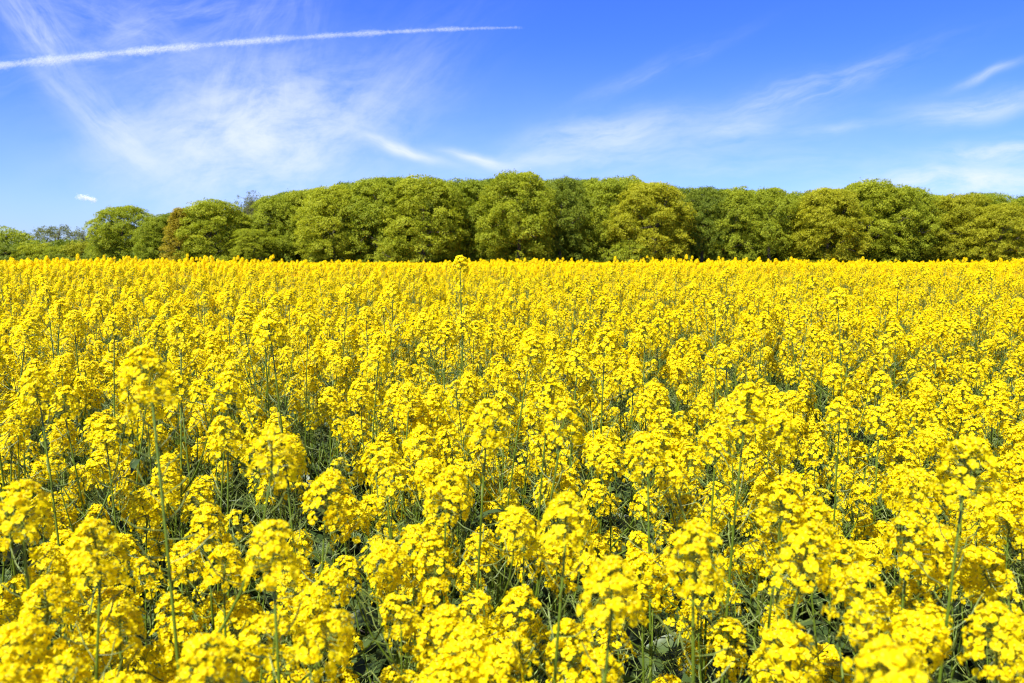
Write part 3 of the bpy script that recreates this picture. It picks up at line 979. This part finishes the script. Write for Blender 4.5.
# ------------------------------------------------------------------ the rest of the crop
def instancer(name, protos, P, rot, scl, var):
    """one object whose points carry copies of the given meshes (real geometry)"""
    me = bpy.data.meshes.new(name)
    me.vertices.add(len(P)); me.vertices.foreach_set('co', np.asarray(P, np.float32).ravel())
    for nm, tp, arr in (('rot', 'FLOAT_VECTOR', rot), ('scl', 'FLOAT_VECTOR', scl), ('var', 'INT', var)):
        a = me.attributes.new(nm, tp, 'POINT')
        if tp == 'INT':
            a.data.foreach_set('value', np.asarray(arr, np.int32))
        else:
            a.data.foreach_set('vector', np.asarray(arr, np.float32).ravel())
    me.update()
    o = link(name, me)
    ng = bpy.data.node_groups.new(name, 'GeometryNodeTree')
    ng.interface.new_socket('Geometry', in_out='INPUT', socket_type='NodeSocketGeometry')
    ng.interface.new_socket('Geometry', in_out='OUTPUT', socket_type='NodeSocketGeometry')
    A = NT(ng)
    gi, go = A.n('NodeGroupInput'), A.n('NodeGroupOutput')
    jn = A.n('GeometryNodeJoinGeometry')
    for p in reversed(protos):
        oi = A.n('GeometryNodeObjectInfo')
        oi.inputs['Object'].default_value = p
        oi.inputs['As Instance'].default_value = False
        g2 = A.n('GeometryNodeGeometryToInstance')
        ng.links.new(oi.outputs['Geometry'], g2.inputs[0])
        ng.links.new(g2.outputs[0], jn.inputs[0])
    def attr(nm, tp):
        nd = A.n('GeometryNodeInputNamedAttribute', data_type=tp)
        nd.inputs['Name'].default_value = nm
        return nd.outputs[0]
    ip = A.n('GeometryNodeInstanceOnPoints')
    ng.links.new(gi.outputs[0], ip.inputs['Points'])
    ng.links.new(jn.outputs[0], ip.inputs['Instance'])
    ip.inputs['Pick Instance'].default_value = True
    ng.links.new(attr('var', 'INT'), ip.inputs['Instance Index'])
    er = A.n('FunctionNodeEulerToRotation')
    ng.links.new(attr('rot', 'FLOAT_VECTOR'), er.inputs[0])
    ng.links.new(er.outputs[0], ip.inputs['Rotation'])
    ng.links.new(attr('scl', 'FLOAT_VECTOR'), ip.inputs['Scale'])
    ng.links.new(ip.outputs[0], go.inputs[0])
    md = o.modifiers.new('scatter', 'NODES')
    md.node_group = ng
    return o

def proto_obj(name, g, mats=PLANT_MATS):
    return bpy.data.objects.new(name, to_mesh(name, g, mats))

crop_protos, CROP_TOP = [], []
NMID = 10
for i in range(NMID):
    g, top = merged_plant([1.02, 1.12, 1.18, 1.24, 1.28, 1.33, 1.21, 1.08, 1.40, 1.48][i] , [5, 5, 5, 5, 3, 3, 5, 5, 2, 2][i], 1300 + i, 1)
    crop_protos.append(proto_obj("crop_plant", g)); CROP_TOP.append(top[2])
NT_ = 6
for k in range(NT_):
    r = np.random.default_rng(1700 + k)
    gs = []
    for i in range(36):
        h = height_at(50.0 * k, 0, r) - low_freq(50.0 * k, 0) - .07
        if r.uniform() < .02:
            h = r.uniform(1.42, 1.5)
        g, top = merged_plant(h, int(r.integers(4, 6)) if h < 1.27 else 3, 2000 + 40 * k + i, 2)
        gs.append(g.tf(mat4(np.array(Matrix.Rotation(r.uniform(0, 6.28), 3, 'Z')), (r.uniform(-.56, .56), r.uniform(-.56, .56), 0))))
    crop_protos.append(proto_obj("crop_tile", join(gs)))

P, ROT, SCL, VAR = [], [], [], []
r = np.random.default_rng(77)
YM = 15.0
# single plants: round the individuals (beside the view and behind the camera) and out to YM
pts = np.stack([r.uniform(-13.5, 13.5, 34000), r.uniform(-1.2, YM, 34000)], 1)
occ = {}
CELL = 0.142
def near_occ(x, y):
    i, j = int(x // CELL), int(y // CELL)
    for a in (i - 1, i, i + 1):
        for b in (j - 1, j, j + 1):
            for (u, v) in occ.get((a, b), ()):
                if (u - x) ** 2 + (v - y) ** 2 < CELL * CELL:
                    return True
    return False
for x, y in placed:
    occ.setdefault((int(x // CELL), int(y // CELL)), []).append((x, y))
for x, y in pts:
    if abs(x) > 0.66 * max(y, 0) * 1.15 + 1.6: continue
    if x * x + y * y < 0.62 ** 2: continue
    if 0.3 < y < YN - 0.05 and abs(x) < half_w(y): continue
    if y <= 0.66 and abs(x) < 0.75: continue
    if near_occ(x, y): continue
    occ.setdefault((int(x // CELL), int(y // CELL)), []).append((x, y))
    h = height_at(x, y, r)
    v = int(np.argsort([abs(t - h) for t in CROP_TOP])[int(r.integers(0, 3))])
    s = min(h, CAM_Z - .07 - float(gz(x, y))) / CROP_TOP[v]
    P.append((x, y, float(gz(x, y)))); ROT.append((r.normal(0, .04), r.normal(0, .04), r.uniform(0, 6.28))); SCL.append((s, s, s)); VAR.append(v)
# beyond that, patches of crop
y = YM + 0.45
while y < 232:
    lim = 0.66 * y * 1.12 + 2
    x = -lim
    while x < lim:
        edge = 156 if x > -75 else 156 + (-75 - x) * 1.2
        if y < edge:
            s = 1.0 + .7 * low_freq(x * .35, y * .35) + r.normal(0, .02)
            P.append((x + r.uniform(-.12, .12), y + r.uniform(-.12, .12), float(gz(x, y)))); ROT.append((0, 0, r.uniform(0, 6.28))); SCL.append((1, 1, s)); VAR.append(NMID + int(r.integers(0, NT_)))
        x += 1.0
    y += 1.0
crop = instancer("rapeseed_crop", crop_protos, P, ROT, SCL, VAR)
tag(crop, "dense yellow rapeseed crop filling the field from behind the nearest rows back to the wood", "crop", kind='stuff')

# dark leaf tangle under the nearest flowers
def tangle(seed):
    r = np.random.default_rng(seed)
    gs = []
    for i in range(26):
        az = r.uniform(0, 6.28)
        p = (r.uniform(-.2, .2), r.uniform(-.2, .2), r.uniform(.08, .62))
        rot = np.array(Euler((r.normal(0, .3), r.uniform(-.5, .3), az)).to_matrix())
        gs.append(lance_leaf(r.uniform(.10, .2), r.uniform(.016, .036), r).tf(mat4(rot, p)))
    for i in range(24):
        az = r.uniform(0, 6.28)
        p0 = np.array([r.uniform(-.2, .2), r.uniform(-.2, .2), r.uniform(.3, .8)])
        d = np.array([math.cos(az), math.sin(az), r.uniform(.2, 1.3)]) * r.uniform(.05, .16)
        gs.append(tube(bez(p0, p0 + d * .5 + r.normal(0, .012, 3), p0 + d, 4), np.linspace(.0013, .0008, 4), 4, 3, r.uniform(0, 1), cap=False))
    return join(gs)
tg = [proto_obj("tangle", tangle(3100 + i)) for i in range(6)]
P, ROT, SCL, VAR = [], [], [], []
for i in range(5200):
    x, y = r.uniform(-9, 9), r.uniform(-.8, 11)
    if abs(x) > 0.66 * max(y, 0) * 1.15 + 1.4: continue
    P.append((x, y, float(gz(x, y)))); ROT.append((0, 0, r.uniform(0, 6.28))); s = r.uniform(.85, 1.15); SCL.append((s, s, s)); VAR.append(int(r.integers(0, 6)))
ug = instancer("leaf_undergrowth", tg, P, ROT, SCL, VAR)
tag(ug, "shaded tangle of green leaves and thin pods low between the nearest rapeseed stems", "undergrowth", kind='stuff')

# ------------------------------------------------------------------ contrail and the small cloud: thousands of thin puffs of vapour
def vapour_mat(name, alpha):
    m, T = new_mat(name)
    d = T.n('ShaderNodeBsdfDiffuse'); d.inputs[0].default_value = (.95, .95, .95, 1)
    t = T.n('ShaderNodeBsdfTranslucent'); t.inputs[0].default_value = (.95, .95, .95, 1)
    mx = T.n('ShaderNodeMixShader'); mx.inputs[0].default_value = .45
    T.t.links.new(d.outputs[0], mx.inputs[1]); T.t.links.new(t.outputs[0], mx.inputs[2])
    tr = T.n('ShaderNodeBsdfTransparent')
    m2 = T.n('ShaderNodeMixShader'); m2.inputs[0].default_value = alpha
    T.t.links.new(tr.outputs[0], m2.inputs[1]); T.t.links.new(mx.outputs[0], m2.inputs[2])
    out = T.n('ShaderNodeOutputMaterial')
    T.t.links.new(m2.outputs[0], out.inputs[0])
    return m

def sky_point(px, py, alt):
    r = ray(px, py)
    return r * ((alt - CAM_Z) / r[2]) + np.array([0, 0, CAM_Z])

PH = (1 + 5 ** .5) / 2
ICO_V = np.array([(-1, PH, 0), (1, PH, 0), (-1, -PH, 0), (1, -PH, 0), (0, -1, PH), (0, 1, PH), (0, -1, -PH), (0, 1, -PH), (PH, 0, -1), (PH, 0, 1), (-PH, 0, -1), (-PH, 0, 1)]) / math.sqrt(1 + PH * PH)
ICO_F = [(0, 11, 5, -1), (0, 5, 1, -1), (0, 1, 7, -1), (0, 7, 10, -1), (0, 10, 11, -1), (1, 5, 9, -1), (5, 11, 4, -1), (11, 10, 2, -1), (10, 7, 6, -1), (7, 1, 8, -1),
         (3, 9, 4, -1), (3, 4, 2, -1), (3, 2, 6, -1), (3, 6, 8, -1), (3, 8, 9, -1), (4, 9, 5, -1), (2, 4, 11, -1), (6, 2, 10, -1), (8, 6, 7, -1), (9, 8, 1, -1)]

def puffs(centres, radii, r):
    gs = []
    for c, q in zip(centres, radii):
        gs.append(G(c + ICO_V * q * r.uniform(.75, 1.25, (12, 1)), ICO_F, 0))
    return join(gs)

def contrail():
    r = np.random.default_rng(4)
    A, B, C = [sky_point(px, py, 9500.0) for px, py in ((-60, 72.5), (250, 41.5), (524, 27.5))]
    ctrl = 2 * B - (A + C) / 2
    n = 9000
    cs, rs = [], []
    for i in range(n):
        u = (i + r.uniform(0, 1)) / n
        c = (1 - u) ** 2 * A + 2 * u * (1 - u) * ctrl + u * u * C
        d = (C - A) / np.linalg.norm(C - A)
        w = (255 * (1 - u) + 62 * u) * (.75 + .25 * math.sin(u * 61) * math.sin(u * 23 + 1))
        if u > .97 and r.uniform() < (u - .97) / .03: continue
        if r.uniform() < .2 + .14 * math.sin(u * 37 + 2 * math.sin(u * 11)): continue
        off = r.normal(0, .42, 3) * w
        cs.append(c + off - d * d.dot(off) + d * r.normal(0, 60)); rs.append(w * r.uniform(.45, .9))
    o = link("contrail", to_mesh("contrail", puffs(cs, rs, r), [vapour_mat("contrail_vapour", .0095)]))
    tag(o, "long thin white contrail crossing the blue sky from the left, fading at its tip", "contrail")
contrail()

def small_cloud():
    r = np.random.default_rng(8)
    c = sky_point(86, 198, 1700.0)
    sc = np.linalg.norm(c) / FPX               # metres per pixel at that distance
    cs, rs = [], []
    for (ox, oz, rx, rz, n) in ((-3.5, 1.0, 4.2, 2.2, 90), (2, -.8, 4.2, 1.5, 60), (6.5, -1.8, 2.8, 1.6, 50)):
        for i in range(n):
            q = r.normal(0, .5, 3) * np.array([rx, rx, rz]) * sc
            cs.append(q + np.array([ox, 0, oz]) * sc); rs.append(sc * r.uniform(.5, 1.5))
    o = link("small_cloud", to_mesh("small_cloud", puffs(cs, rs, r), [vapour_mat("cloud_vapour", .055)]))
    o.location = c
    tag(o, "tiny white puff of cloud low in the sky over the far left hedge", "cloud")
small_cloud()
